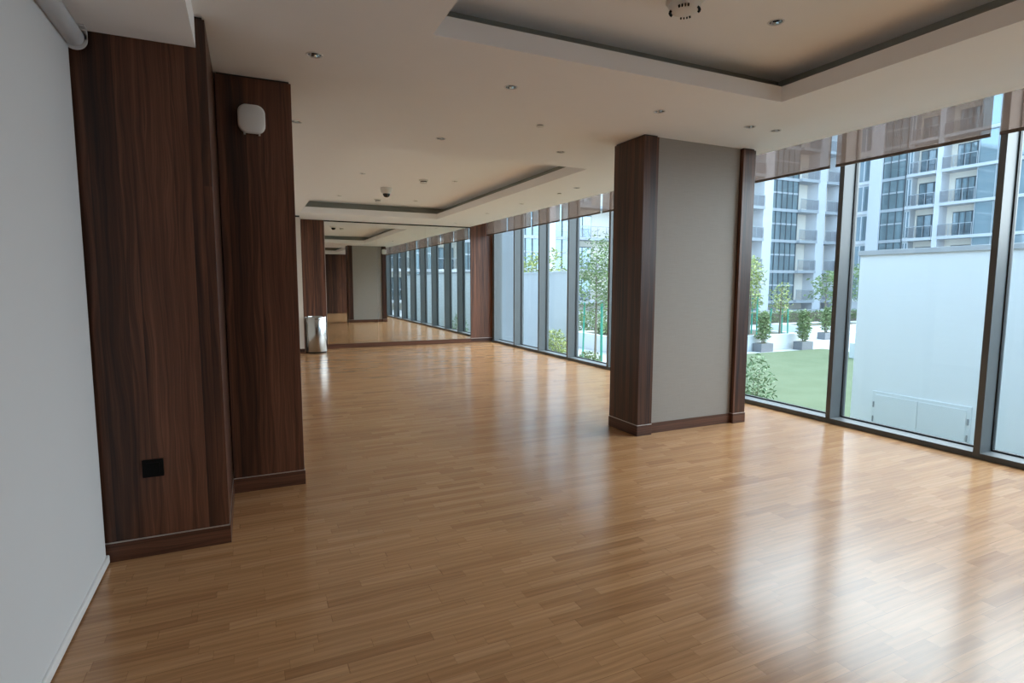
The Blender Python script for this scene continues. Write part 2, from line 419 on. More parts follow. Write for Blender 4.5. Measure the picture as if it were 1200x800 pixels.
# ceiling: a slab with two coffers and round holes for the downlights
DL_MAIN = [(0.416, 3.685), (1.706, 3.685), (2.995, 3.685), (4.287, 3.688), (1.699, 5.235), (0.425, 5.225), (2.982, 5.22),
           (4.285, 7.03), (4.29, 8.826), (4.275, 10.316), (4.30, 12.25), (3.986, 3.696)]
DL_TRAY = [(2.997, 2.615, 1), (1.592, 8.611, 2), (1.59, 10.95, 2), (3.024, 8.634, 2), (3.03, 10.956, 2)]
TR = {1: (0.97, 3.663, -1.0, 3.116), 2: (0.975, 3.700, 5.842, 11.712)}
ZF, ZI, CV = H + 0.112, H + 0.245, 0.22     # top of the fascia, inner ceiling, depth of the cove
def grid_slab(xs, ys, z0, z1, holes):
    mb = MB(); bm = mb.bm
    inside = lambda x, y: any(a < x < b and c < y < d for a, b, c, d in holes)
    full = [[not inside((xs[i] + xs[i + 1]) / 2, (ys[j] + ys[j + 1]) / 2) for j in range(len(ys) - 1)] for i in range(len(xs) - 1)]
    V = {}
    def v(i, j, k):
        if (i, j, k) not in V: V[i, j, k] = bm.verts.new((xs[i], ys[j], (z0, z1)[k]))
        return V[i, j, k]
    for i in range(len(xs) - 1):
        for j in range(len(ys) - 1):
            if not full[i][j]: continue
            bm.faces.new((v(i, j, 0), v(i, j + 1, 0), v(i + 1, j + 1, 0), v(i + 1, j, 0)))
            bm.faces.new((v(i, j, 1), v(i + 1, j, 1), v(i + 1, j + 1, 1), v(i, j + 1, 1)))
            for di, dj, a, b in ((-1, 0, (i, j), (i, j + 1)), (1, 0, (i + 1, j + 1), (i + 1, j)), (0, -1, (i + 1, j), (i, j)), (0, 1, (i, j + 1), (i + 1, j + 1))):
                ii, jj = i + di, j + dj
                if 0 <= ii < len(full) and 0 <= jj < len(full[0]) and full[ii][jj]: continue
                bm.faces.new((v(*a, 0), v(*a, 1), v(*b, 1), v(*b, 0)))
    bmesh.ops.recalc_face_normals(bm, faces=bm.faces)
    return mb
a, b = TR[1], TR[2]
slab = grid_slab(sorted([-1.2, 0.9, a[0], b[0], a[1], b[1], 4.0, X_CE]), [Y0 - 0.2, a[2], a[3], b[2], b[3], 13.3], H, ZF, [a, b]).build('ceiling', 'ceiling')
# cut the round holes
cut = MB()
for x, y in DL_MAIN: cut.lathe([(0.0, H - 0.05), (0.040, H - 0.05), (0.040, H + 0.10), (0.0, H + 0.10)], (x, y, 0), n=24)
cutter = cut.build('cutter', 'ceiling')
bo = slab.modifiers.new('holes', 'BOOLEAN'); bo.operation = 'DIFFERENCE'; bo.object = cutter; bo.solver = 'EXACT'
bpy.context.view_layer.update()
me2 = bpy.data.meshes.new_from_object(slab.evaluated_get(bpy.context.evaluated_depsgraph_get()))
slab.modifiers.clear(); slab.data = me2
bpy.data.objects.remove(cutter)
struct(slab)
# upper skin: inner ceilings of the coffers with their cove walls, carried past the opening
for n, k in ((1, 1), (2, 2)):
    x0, x1, y0, y1 = TR[k]
    cv = MB()
    cv.box(x0 - CV - 0.05, x0 - CV, y0 - CV, y1 + CV, ZF, ZI).box(x1 + CV, x1 + CV + 0.05, y0 - CV, y1 + CV, ZF, ZI)
    cv.box(x0 - CV, x1 + CV, y0 - CV - 0.05, y0 - CV, ZF, ZI).box(x0 - CV, x1 + CV, y1 + CV, y1 + CV + 0.05, ZF, ZI)
    cv.build('cove_wall', 'cove', slab)
    ic = MB().box(x0 - CV - 0.05, x1 + CV + 0.05, y0 - CV - 0.05, y1 + CV + 0.05, ZI, ZI + 0.12).build('coffer_ceiling', 'ceiling', slab)
    cut = MB()
    for x, y, kk in DL_TRAY:
        if kk == k: cut.lathe([(0.0, ZI - 0.05), (0.040, ZI - 0.05), (0.040, ZI + 0.10), (0.0, ZI + 0.10)], (x, y, 0), n=24)
    cutter = cut.build('cutter', 'ceiling')
    bo = ic.modifiers.new('holes', 'BOOLEAN'); bo.operation = 'DIFFERENCE'; bo.object = cutter; bo.solver = 'EXACT'
    bpy.context.view_layer.update()
    me2 = bpy.data.meshes.new_from_object(ic.evaluated_get(bpy.context.evaluated_depsgraph_get()))
    ic.modifiers.clear(); ic.data = me2; bpy.data.objects.remove(cutter)
# blind pocket along the glass and the lowered soffit over the screen
pk = MB().box(X_CE, X_CE + 0.04, Y0, 13.0, ZF - 0.001, 3.30).box(X_CE, 5.75, Y0, 13.0, 3.30, 3.36)
pk.build('blind_pocket', 'ceiling', slab)
struct(MB().box(XL, -0.192, Y0, 3.418, 2.642, H).build('ceiling_soffit', 'ceiling'))

# walls
struct(MB().box(XL - 0.15, XL, Y0 - 0.2, 4.75, 0, 3.0).box(XL, -0.36, 4.62, 4.75, 0, 3.0).build('wall_left', 'wall'))
struct(MB().box(-0.35, -0.15, 4.61, 13.2, 0, 3.0).build('wall_corridor', 'wall'))
wr = struct(MB().box(-1.0, 5.72, Y0 - 0.15, Y0, 0, 3.3).build('wall_rear', 'walnut_far'))
struct(MB().box(-0.35, 5.72, 13.02, 13.2, 0, 3.4).build('wall_far', 'wall'))
# beige nib wall by the bin, with its shadow gap and skirting
nib = struct(MB().box(-0.15, 1.012, 12.30, 13.02, 0, 2.765).build('wall_nib', 'wall'))
MB().box(-0.15, 1.000, 12.312, 13.02, 2.765, H).build('shadow_gap', 'dark_seam', nib)
MB().box(-0.15, 1.020, 12.288, 12.2995, 0, 0.10).build('skirting', 'walnut_base', nib)

# walnut wall panels either side of the mirror
pl = struct(MB().box(1.012, 1.545, 12.967, 13.02, 0, H).build('wall_far_left_panel', 'walnut_far'))
pr = struct(MB().box(4.930, 5.655, 12.967, 13.02, 0.106, 3.3).build('wall_far_right_panel', 'walnut_far'))
MB().box(4.930, 5.60, 12.957, 13.02, 0, 0.098).build('skirting', 'walnut_base', pr)
MB().box(4.930, 5.60, 12.955, 13.02, 0.098, 0.106).build('metal_strip', 'strip', pr)

# ------------------------------------------------------------------ walnut columns on the left
def column(name, label, x0, x1, y0, y1, strip_z):
    root = thing(name, label, 'column', ((x0 + x1) / 2, y0, 0), kind='structure')
    MB().box(x0, x1, y0, y1, 0.106, H - 0.012, 0.002).build('panel', 'walnut', root)
    MB().box(x0 + 0.01, x1 - 0.012, y0 + 0.012, y1 - 0.01, H - 0.012, H).build('shadow_gap', 'dark_seam', root)
    bb = MB().box(x0, x1 + 0.006, y0 - 0.006, y1, 0, 0.100, 0.0015).build('baseboard', 'walnut_base', root)
    MB().box(x0, x1 + 0.003, y0 - 0.003, y1, 0.100, 0.106).build('metal_strip', 'strip', bb)
    return root
column('wall_column', 'dark walnut-clad column beside the white screen, with a black socket low on its face', -0.846, -0.147, 3.424, 4.60, 0.1)
column('wall_column', 'dark walnut-clad column with a white wireless unit high on its face', -0.1405, 0.318, 4.235, 4.60, 0.1)

# ------------------------------------------------------------------ free-standing pillar
pil = thing('pillar', 'free-standing pillar near the windows with beige fabric faces between walnut edges', 'pillar', (4.008, 4.272, 0), kind='structure')
PX0, PX1, PY0, PY1 = 3.312, 4.706, 4.272, 4.735
SL, SR, RC = 0.168, 0.168, 0.045        # stile widths and how far the fabric sits back
MB().box(PX0, PX0 + SL, PY0, PY1, 0.106, H - 0.012, 0.002).build('walnut_edge', 'walnut', pil)
MB().box(PX1 - SR, PX1, PY0, PY1, 0.106, H - 0.012, 0.002).build('walnut_edge', 'walnut', pil)
MB().box(PX0 + SL, PX1 - SR, PY0 + RC, PY0 + 0.1, 0.10, H).build('fabric_panel', 'beige', pil)
MB().box(PX0 + SL, PX1 - SR, PY1 - 0.1, PY1 - RC, 0.10, H).build('fabric_panel', 'beige', pil)
for x0, x1 in ((PX0, PX0 + SL), (PX1 - SR, PX1)):
    MB().box(x0 + 0.012, x1 - 0.012, PY0 + 0.012, PY1 - 0.012, H - 0.012, H).build('shadow_gap', 'dark_seam', pil)
    b_ = MB().box(x0 - (0.005 if x0 == PX0 else 0), x1 + (0.005 if x1 == PX1 else 0), PY0 - 0.005, PY1 + 0.005, 0, 0.100, 0.0015).build('baseboard', 'walnut_base', pil)
    MB().box(x0 - (0.002 if x0 == PX0 else 0), x1 + (0.002 if x1 == PX1 else 0), PY0 - 0.002, PY1 + 0.002, 0.100, 0.106).build('metal_strip', 'strip', b_)
MB().box(PX0 + SL, PX1 - SR, PY0 + RC - 0.012, PY1 - RC + 0.012, 0, 0.100).build('baseboard', 'walnut_base', pil)

# ------------------------------------------------------------------ mirror wall
mir = thing('wall_mirror', 'wide full-height mirror on the far wall with a walnut plinth', 'mirror', (3.235, 12.967, 0))
e0, e1 = 1.548, 4.928
for k in range(3):
    a0 = e0 + (e1 - e0) * k / 3; a1 = e0 + (e1 - e0) * (k + 1) / 3
    MB().box(a0 + 0.0012, a1 - 0.0012, 12.968, 12.976, 0.100, H - 0.026).build('mirror_pane', 'mirror', mir)
MB().box(e0, e1, 12.976, 13.019, 0.0, H - 0.001).build('backing', 'strip', mir)
MB().box(e0, e1, 12.955, 12.975, 0, 0.100).build('plinth', 'walnut_base', mir)
MB().box(e0, e1, 12.960, 12.975, H - 0.026, H - 0.001).build('top_trim', 'dark_seam', mir)
MB().box(e0 - 0.003, e0 + 0.006, 12.962, 12.9675, 0.1, H - 0.026).build('edge_trim', 'strip', mir)
MB().box(e1 - 0.006, e1 + 0.0015, 12.962, 12.9675, 0.1, H - 0.026).build('edge_trim', 'dark_seam', mir)

# ------------------------------------------------------------------ window wall
MUL = [12.860, 11.653, 10.448, 9.262, 7.922, 6.577, 5.230, 3.881, 2.534, 1.189, -0.156, -1.501]
MW = 0.050
edges = [12.965] + MUL[1:] + [Y0]
for i in range(len(edges) - 1):
    ya, yb = edges[i + 1], edges[i]
    root = thing('window_%d' % (i + 1), 'full-height glazed bay', 'window', (X_GL, (ya + yb) / 2, 0))
    struct(root); del root['label']; del root['category']
    g0 = ya + (MW / 2 if i < len(edges) - 2 else 0); g1 = yb - (MW / 2 if i > 0 else 0)
    MB().box(X_GL, X_GL + 0.010, g0, g1, 0.045, 3.30).build('glass_pane', 'glass', root)
    MB().box(X_FR, X_GL + 0.05, g0, g1, 0.0, 0.050, 0.002).build('bottom_rail', 'frame', root)
    gk = MB().box(X_GL - 0.012, X_GL + 0.02, g0, g0 + 0.010, 0.05, 3.3).box(X_GL - 0.012, X_GL + 0.02, g1 - 0.010, g1, 0.05, 3.3)
    gk.box(X_GL - 0.012, X_GL + 0.02, g0, g1, 0.05, 0.064)
    gk.build('gasket', 'gasket', root)
    if i < len(edges) - 2:
        MB().box(X_FR, X_GL + 0.06, ya - MW / 2, ya + MW / 2, 0.0, 3.30, 0.002).build('mullion', 'frame', root)
    else:
        MB().box(X_FR, X_GL + 0.06, Y0, Y0 + MW, 0.0, 3.30, 0.002).build('mullion', 'frame', root)
    if i == 0:
        MB().box(X_FR + 0.02, X_GL + 0.06, 12.84, 12.956, 0.0, 3.30, 0.002).build('mullion', 'frame', root)
    portal(X_GL + 0.25, (ya + yb) / 2, 1.75, 3.1, (yb - ya))

BL = [12.930, 11.745, 10.530, 9.337, 7.990, 6.640, 5.290, 3.893, 2.535, 1.19, -0.155, -2.05]
names = ['roller blind at the far walnut wall, end of the row', 'second roller blind from the far walnut wall', 'third roller blind from the far walnut wall',
         'fourth roller blind from the far walnut wall', 'roller blind just beyond the fabric pillar, partly hidden by it', 'roller blind hidden behind the pillar',
         'roller blind directly right of the fabric pillar', 'roller blind over the pane showing the white access doors', 'roller blind nearest the camera at the right edge',
         'roller blind off to the right', 'roller blind by the rear wall']
for i in range(len(BL) - 1):
    y0, y1 = BL[i + 1] + 0.030, BL[i] - 0.030
    if i == 0: y1 = 12.945
    root = thing('roller_blind', 'brown ' + names[i], 'blind', (5.35, (y0 + y1) / 2, 3.3), 'screen blinds along the window wall')
    MB().box(5.3495, 5.3505, y0, y1, 2.632, 3.25).build('fabric', 'blind', root)
    MB().box(5.342, 5.358, y0, y1, 2.607, 2.634, 0.003).build('bottom_rail', 'blind_rail', root)
    MB().lathe([(0.0, 0), (0.030, 0), (0.030, y1 - y0), (0.0, y1 - y0)], (5.375, y0, 3.262), 'Y', 20).build('roller_tube', 'white_metal', root, True)

# ------------------------------------------------------------------ projection screen on the left wall
scr = thing('projection_screen', 'large white pull-down screen covering the left wall', 'screen', (X_SCR, 0.7, 0))
MB().box(X_SCR - 0.002, X_SCR, -1.9, 3.385, 0.05, 2.63).build('screen_cloth', 'screen', scr)
MB().box(X_SCR - 0.012, X_SCR + 0.012, -1.9, 3.405, 0.010, 0.052, 0.006).build('hem_bar', 'white_metal', scr)
tb = MB().lathe([(0.0, 0), (0.043, 0), (0.043, 5.265), (0.0, 5.265)], (X_SCR + 0.026, -1.9, 2.590), 'Y', 36).build('roller_tube', 'grey_metal', scr, True)
br = MB()
br.lathe([(0.0, 0), (0.050, 0), (0.050, 0.007), (0.0, 0.007)], (X_SCR + 0.026, 3.388, 2.590), 'Y', 36)
br.box(X_SCR + 0.022, X_SCR + 0.076, 3.388, 3.395, 2.590, 2.6415)
br.box(X_SCR + 0.010, X_SCR + 0.076, 3.340, 3.395, 2.634, 2.6415)
br.build('end_bracket', 'white_metal', scr)

# ================================================================== SMALL FITTINGS
# downlights
def downlight(x, y, z, label):
    root = thing('recessed_downlight', label, 'ceiling light', (x, y, z), 'recessed downlights')
    MB().lathe([(0.0385, 0.004), (0.0400, -0.003), (0.046, -0.004), (0.050, -0.001), (0.050, 0.0)], (x, y, z), n=32).build('trim_ring', 'white_metal', root, True)
    MB().lathe([(0.0385, 0.002), (0.034, 0.030), (0.022, 0.062), (0.0, 0.066)], (x, y, z), n=32).build('reflector', 'chrome', root, True)
    lm = MB().lathe([(0.0, 0.012), (0.015, 0.014), (0.022, 0.028), (0.014, 0.0655)], (x, y, z), n=20)
    lm.build('lamp', 'lens', root, True)
    return root
dl0 = None
names = ['downlight above the column with the wireless unit, first of the near row', 'second downlight from the walnut columns in the near row', 'third downlight from the walnut columns, in the near row',
         'downlight nearest the windows in front of the pillar', 'downlight just before the far coffer, in the second row', 'downlight half hidden at the edge of the walnut column',
         'downlight just left of the fabric pillar top', 'first downlight beyond the pillar by the blinds', 'second downlight beyond the pillar by the blinds', 'third downlight beyond the pillar by the blinds',
         'downlight closest to the mirror top', 'left one of two close downlights before the pillar']
lights = [(x, y, H) for x, y in DL_MAIN] + [(x, y, ZI) for x, y, k in DL_TRAY]
names += ['downlight inside the near coffer', 'near left downlight inside the far coffer', 'far left downlight inside the far coffer', 'near right downlight inside the far coffer', 'far right downlight inside the far coffer']
for (x, y, z), nm in zip(lights, names):
    nm = 'small white recessed ' + nm
    if dl0 is None: dl0 = downlight(x, y, z, nm)
    else: copy_tree(dl0, (x, y, z), nm)

# ceiling cassette detector in the near coffer: a pierced round dome
r = thing('ceiling_speaker', 'round white vented dome on the near coffer ceiling', 'detector', (2.303, 2.640, ZI))
MB().lathe([(0.0, 0.0), (0.105, 0.0), (0.105, -0.012), (0.094, -0.022), (0.0, -0.022)], (2.303, 2.640, ZI), n=40).build('base', 'white_plastic', r, True)
MB().lathe([(0.090, -0.022), (0.088, -0.040), (0.074, -0.060), (0.045, -0.074), (0.0, -0.079)], (2.303, 2.640, ZI), n=40).build('dome', 'white_plastic', r, True)
for k in range(4):
    vm = MB(); ang = R(45 + 90 * k)
    for j in range(4):
        b_ = bmesh.new(); bmesh.ops.create_cube(b_, size=1.0)
        bmesh.ops.scale(b_, vec=(0.030, 0.007, 0.012), verts=b_.verts)
        m_ = Matrix.Translation((2.303, 2.640, ZI)) @ Matrix.Rotation(ang + R(-18 + 12 * j), 4, 'Z') @ Matrix.Translation((0.074, 0, -0.056)) @ Matrix.Rotation(R(48), 4, 'Y')
        vm.add(b_, m_)
    vm.build('vent', 'black', r)

def dome_camera(x, y, z):
    r = thing('dome_camera', 'white dome camera with a black lens on the far coffer ceiling', 'camera', (x, y, z))
    MB().lathe([(0.0, 0), (0.098, 0), (0.098, -0.03), (0.088, -0.075), (0.062, -0.098), (0.0, -0.098)], (x, y, z), n=36).build('housing', 'white_plastic', r, True)
    MB().lathe([(0.060, -0.098), (0.058, -0.120), (0.042, -0.146), (0.02, -0.156), (0.0, -0.158)], (x, y, z), n=32).build('lens_dome', 'lens', r, True)
dome_camera(2.181, 9.70, ZI)
def detector(x, y, z, label):
    r = thing('smoke_detector', label, 'detector', (x, y, z), 'smoke detectors')
    MB().lathe([(0.0, 0), (0.072, 0), (0.072, -0.014), (0.060, -0.022), (0.0, -0.022)], (x, y, z), n=32).build('base', 'white_plastic', r, True)
    MB().lathe([(0.050, -0.020), (0.050, -0.038), (0.0, -0.038)], (x, y, z), n=32).build('vent_ring', 'lens', r, True)
    MB().lathe([(0.058, -0.036), (0.055, -0.052), (0.035, -0.060), (0.0, -0.061)], (x, y, z), n=32).build('cap', 'white_plastic', r, True)
    return r
d0 = detector(2.544, 8.72, ZI, 'white smoke detector right of the dome camera in the far coffer')
copy_tree(d0, (2.322, 11.07, ZI), 'white smoke detector beyond the dome camera, near the mirror end of the far coffer')
# flush sprinkler caps
def sprinkler(x, y, z, label):
    r = thing('sprinkler_cap', label, 'sprinkler', (x, y, z), 'flush sprinkler caps')
    MB().lathe([(0.0, -0.012), (0.030, -0.012), (0.034, -0.009), (0.034, -0.0065), (0.0, -0.0065)], (x, y, z), n=28).build('cover_plate', 'white_plastic', r, True)
    MB().lathe([(0.0, -0.0066), (0.028, -0.0066), (0.028, 0.0), (0.0, 0.0)], (x, y, z), n=28).build('collar', 'dark_seam', r, True)
    return r
s0 = sprinkler(2.333, 4.442, H, 'small flush sprinkler cap on the ceiling between the two coffers')
copy_tree(s0, (4.309, 7.567, H), 'small flush sprinkler cap on the ceiling strip beside the blinds')

# wireless unit, socket
def rounded_rect(x, z, w, h, rad, n=8):
    pts = []
    for cx, cz, a0 in ((w / 2 - rad, h / 2 - rad, 0), (-w / 2 + rad, h / 2 - rad, 90), (-w / 2 + rad, -h / 2 + rad, 180), (w / 2 - rad, -h / 2 + rad, 270)):
        for k in range(n + 1):
            a = R(a0 + 90 * k / n); pts.append((x + cx + rad * cos(a), z + cz + rad * sin(a)))
    return pts
def access_point(x, z, yface, s, label):
    r = thing('wireless_access_point', label, 'access point', (x, yface, z))
    MB().prism(rounded_rect(x, z, 0.140, 0.150, 0.045), yface, yface + s * 0.014).build('mount', 'grey_metal', r)
    mb = MB(); bm = mb.bm; rings = []
    for dy, ins in ((0.012, 0.002), (0.020, 0.0), (0.038, 0.0), (0.045, 0.003), (0.049, 0.010)):
        rings.append([bm.verts.new((px, yface + s * dy, pz)) for px, pz in rounded_rect(x, z, 0.166 - 2 * ins, 0.182 - 2 * ins, 0.055)])
    for A, B in zip(rings, rings[1:]):
        for i in range(len(A)): bm.faces.new((A[i], A[(i + 1) % len(A)], B[(i + 1) % len(A)], B[i]))
    bm.faces.new(rings[-1]); bm.faces.new(rings[0][::-1])
    bmesh.ops.recalc_face_normals(bm, faces=bm.faces)
    mb.build('cover', 'white_plastic', r, True)
    for dx in (-0.045, 0.045):
        MB().box(x + dx - 0.006, x + dx + 0.006, min(yface, yface + s * 0.03), max(yface, yface + s * 0.03), z - 0.0965, z - 0.088).build('clip', 'white_plastic', r)
    return r
access_point(0.067, 2.520, 4.2345, -1, 'white rounded wireless unit high on the dark walnut column')
access_point(4.622, 2.600, 4.7355, 1, 'white rounded wireless unit on the back of the pillar, seen in the mirror')

r = thing('wall_socket', 'square black socket plate low on the walnut column beside the screen', 'socket', (-0.492, 3.424, 0.478))
MB().prism(rounded_rect(-0.492, 0.478, 0.096, 0.094, 0.004, 3), 3.424, 3.415).build('plate', 'black', r)
MB().prism(rounded_rect(-0.492, 0.478, 0.060, 0.060, 0.006, 3), 3.415, 3.412).build('insert', 'black', r)
mb = MB()
for dx, dz in ((-0.014, -0.008), (0.014, -0.008), (0.0, 0.014)):
    mb.box(-0.492 + dx - 0.003, -0.492 + dx + 0.003, 3.4112, 3.4122, 0.478 + dz - 0.004, 0.478 + dz + 0.004)
mb.build('pin_slot', 'black', r)

# bin
bx, by = 1.250, 12.38
r = thing('waste_bin', 'polished steel cylindrical waste bin by the beige nib wall', 'bin', (bx, by, 0))
BR = 0.213
MB().lathe([(BR * 0.96, 0.0), (BR * 0.98, 0.03), (0.0, 0.03)], (bx, by, 0), n=48).build('base_ring', 'black', r, True)
MB().lathe([(BR * 0.985, 0.028), (BR, 0.034), (BR, 0.695), (BR * 0.985, 0.702), (BR * 0.96, 0.702)], (bx, by, 0), n=64).build('body', 'steel', r, True)
MB().lathe([(BR * 0.97, 0.695), (BR * 0.97, 0.708), (BR * 1.005, 0.710), (BR * 1.005, 0.740), (BR * 0.97, 0.752), (BR * 0.72, 0.756), (BR * 0.70, 0.74), (BR * 0.60, 0.66), (0.0, 0.655)], (bx, by, 0), n=64).build('lid_ring', 'steel', r, True)

# rear wall fittings (seen in the mirror)
r = thing('door_switch', 'small white switch on the walnut rear wall, seen in the mirror', 'switch', (4.35, Y0, 1.35))
MB().box(4.31, 4.39, Y0, Y0 + 0.010, 1.31, 1.39, 0.003).build('plate', 'white_plastic', r)
MB().box(4.33, 4.37, Y0 + 0.010, Y0 + 0.015, 1.33, 1.37, 0.002).build('rocker', 'white_plastic', r)

# ================================================================== OUTSIDE
GZ = -1.30
struct(MB().box(5.75, 110, -80, 80, GZ - 0.4, GZ).build('ground_paving', 'paving'))
struct(MB().box(6.6, 20.19, -12, 16.0, GZ - 0.05, GZ + 0.03).box(20.19, 22.0, 13.61, 16.0, GZ - 0.05, GZ + 0.03).build('ground_lawn', 'lawn'))
struct(MB().box(5.66, 5.80, Y0 - 3, 16, GZ - 0.1, -0.01).build('wall_exterior_plinth', 'coping'))
struct(MB().box(-1.2, 5.60, 13.35, 45.0, GZ, 5.5).build('wall_sky_block_north', 'cladding'))  # unseen building continuation, added to keep low sky off the far garden wall
struct(MB().box(-1.2, 5.60, -30.0, -2.4, GZ, 5.5).build('wall_sky_block_south', 'cladding'))  # unseen block behind the rear wall, added likewise to cut low sky
struct(MB().box(5.81, 6.59, -12, 14.1, GZ, GZ + 0.04).build('ground_bounce_strip', 'bounce_pale'))  # unseen pale strip, added to bounce daylight up to the ceiling by the glass
struct(MB().box(5.61, 6.9, 14.2, 14.5, GZ, 6.0).build('wall_exterior_wing', 'cladding'))

# near white wall with coping and a pair of access doors
XW = 9.0
r = thing('garden_wall', 'tall white garden wall with grey coping and low access doors', 'wall', (XW + 0.15, -1.7, GZ), kind='structure')
MB().box(XW, XW + 0.30, -9.4, 5.975, GZ, 1.91).build('wall_body', 'white_wall', r)
MB().box(XW - 0.03, XW + 0.33, -9.4, 6.0, 1.91, 1.985, 0.004).build('coping', 'coping', r)
ad = MB().box(XW - 0.018, XW - 0.0005, 4.25, 5.62, -1.02, -0.235, 0.004).build('access_frame', 'white_door', r)
MB().box(XW - 0.028, XW - 0.018, 4.945, 5.565, -0.98, -0.285, 0.003).build('door_leaf', 'white_door', ad)
MB().box(XW - 0.028, XW - 0.018, 4.305, 4.930, -0.98, -0.285, 0.003).build('door_leaf', 'white_door', ad)
for y in (5.59, 4.28):
    for z in (-0.45, -0.68):
        MB().box(XW - 0.036, XW - 0.018, y - 0.008, y + 0.008, z - 0.045, z + 0.045, 0.003).build('hinge', 'hinge', ad)
r = thing('garden_wall', 'white garden wall seen through the far windows', 'wall', (XW + 0.15, 17, GZ), kind='structure')
MB().box(XW, XW + 0.30, 15.25, 20.6, GZ, 1.79).build('wall_body', 'white_wall', r)
MB().box(XW - 0.02, XW + 0.32, 15.23, 20.6, 1.79, 1.835, 0.004).build('coping', 'white_wall', r)

# raised planters and low walls
def planter(label, x0, x1, y0, y1, z1):
    r = thing('raised_planter', label, 'planter', ((x0 + x1) / 2, y0, GZ), kind='structure')
    MB().box(x0, x1, y0, y0 + 0.18, GZ, z1).box(x0, x1, y1 - 0.18, y1, GZ, z1).box(x0, x0 + 0.18, y0 + 0.18, y1 - 0.18, GZ, z1).box(x1 - 0.18, x1, y0 + 0.18, y1 - 0.18, GZ, z1).build('wall_body', 'planter_white', r)
    MB().box(x0 + 0.181, x1 - 0.181, y0 + 0.181, y1 - 0.181, GZ, z1 - 0.05).build('soil', 'soil', r)
    return r
planter('long low white raised planter behind the potted shrubs', 13.0, 21.6, 16.75, 21.5, -0.66)
planter('low white raised planter at the edge of the tall white wall', 20.2, 26.0, 9.0, 13.6, -0.72)
planter('low white planter wall farther back in the garden', 27.0, 33.0, 20.5, 23.0, -0.80)

rnd = random.Random(7)
def cone(p):   # narrower towards the top
    k = 1.0 - 0.45 * (p.z * 0.5 + 0.5); return Vector((p.x * k, p.y * k, p.z))
def potted(x, y, label, hgt=1.25, seed=1, group='potted shrubs on the path'):
    r = thing('potted_shrub', label, 'potted plant', (x, y, GZ), group)
    mb = MB().box(x - 0.34, x + 0.34, y - 0.22, y + 0.22, GZ, GZ + 0.34, 0.01)
    mb.build('planter_box', 'pot', r)
    MB().box(x - 0.30, x + 0.30, y - 0.18, y + 0.18, GZ + 0.335, GZ + 0.345).build('soil', 'soil', r)
    st = MB()
    for k in range(6):
        ax, ay = rnd.uniform(-0.15, 0.15), rnd.uniform(-0.1, 0.1)
        st.tube([(x + ax * 0.6, y + ay * 0.6, GZ + 0.33), (x + ax * 1.2, y + ay * 1.2, GZ + 0.33 + hgt * 0.85)], [0.012, 0.005], 5)
    st.build('stem', 'bark', r)
    MB().leaves((x, y, GZ + 0.42 + hgt * 0.47), (0.36, 0.30, hgt * 0.52), 900, 0.13, seed, 0.0, cone).build('foliage', 'leaf', r)
potted(19.05, 16.50, 'potted shrub in a grey box on the garden path, nearest the pillar edge', 1.25, 1)
potted(21.25, 16.35, 'potted shrub in a grey box at the right end of the long white planter', 1.30, 2)
potted(26.3, 19.0, 'smaller-looking potted shrub farther back by the window mullion', 1.25, 3)

def tree(name, label, x, y, z0, hgt, crown, mat, seed, stakes=True, n=1300, leaf=0.16, group='young staked trees in the garden'):
    r = thing(name, label, 'tree', (x, y, z0), group)
    rr = random.Random(seed)
    tr = MB().tube([(x, y, z0), (x + 0.03, y + 0.02, z0 + hgt * 0.45), (x - 0.02, y, z0 + hgt * 0.95)], [0.045, 0.035, 0.012], 7)
    tips = []
    for k in range(9):
        a = k * 2.4 + rr.uniform(-0.3, 0.3); h0 = hgt * (0.38 + 0.06 * k); L = crown[0] * rr.uniform(0.55, 0.9)
        tip = (x + cos(a) * L, y + sin(a) * L, z0 + h0 + L * 0.45)
        tr.tube([(x, y, z0 + h0), ((x + tip[0]) / 2, (y + tip[1]) / 2, z0 + h0 + L * 0.15), tip], [0.016, 0.011, 0.005], 5); tips.append(tip)
    tr.build('trunk', 'bark', r)
    lf = MB()
    for k, tp in enumerate(tips): lf.leaves(tp, (crown[0] * 0.5, crown[0] * 0.5, crown[1] * 0.24), n // 12, leaf, seed * 31 + k, 0.0)
    lf.leaves((x, y, z0 + hgt * 0.74), (crown[0] * 0.8, crown[0] * 0.8, crown[1] * 0.55), n // 4, leaf, seed * 77, 0.2)
    lf.build('crown', mat, r)
    if stakes:
        for k in range(3):
            a = k * 2.09 + 0.5; L = 0.42
            MB().tube([(x + cos(a) * L, y + sin(a) * L, z0), (x + cos(a) * L * 0.92, y + sin(a) * L * 0.92, z0 + hgt * 0.52)], 0.030, 8).build('support_stake', 'stake', r)
    return r
tree('young_tree', 'small young tree with pale yellow-green leaves standing in the long white planter', 21.0, 17.35, -0.72, 2.15, (0.42, 1.2), 'leaf_yellow', 3, True, 420, 0.13)
tree('young_tree', 'taller green young tree at the edge of the fabric pillar', 19.55, 17.7, -0.72, 3.15, (0.55, 2.0), 'leaf_yellow', 4, True, 1000, 0.15)
tree('young_tree', 'leafy green tree with stakes filling the last window before the pillar', 10.7, 16.2, GZ, 4.05, (0.80, 3.0), 'leaf', 5, True, 2300, 0.13)
tree('young_tree', 'pale tree showing above the white wall beyond the far windows', 12.2, 23.5, GZ, 4.3, (1.1, 1.6), 'leaf_yellow', 6, False, 1100, 0.2)
tree('young_tree', 'round green tree peeping past the end of the tall white wall', 36.1, 24.6, GZ, 4.0, (0.95, 1.6), 'leaf', 8, False, 900, 0.2)
tree('young_tree', 'feathery green tree beside the window mullion', 33.6, 24.4, GZ, 3.7, (0.9, 1.3), 'leaf', 9, False, 360, 0.28)

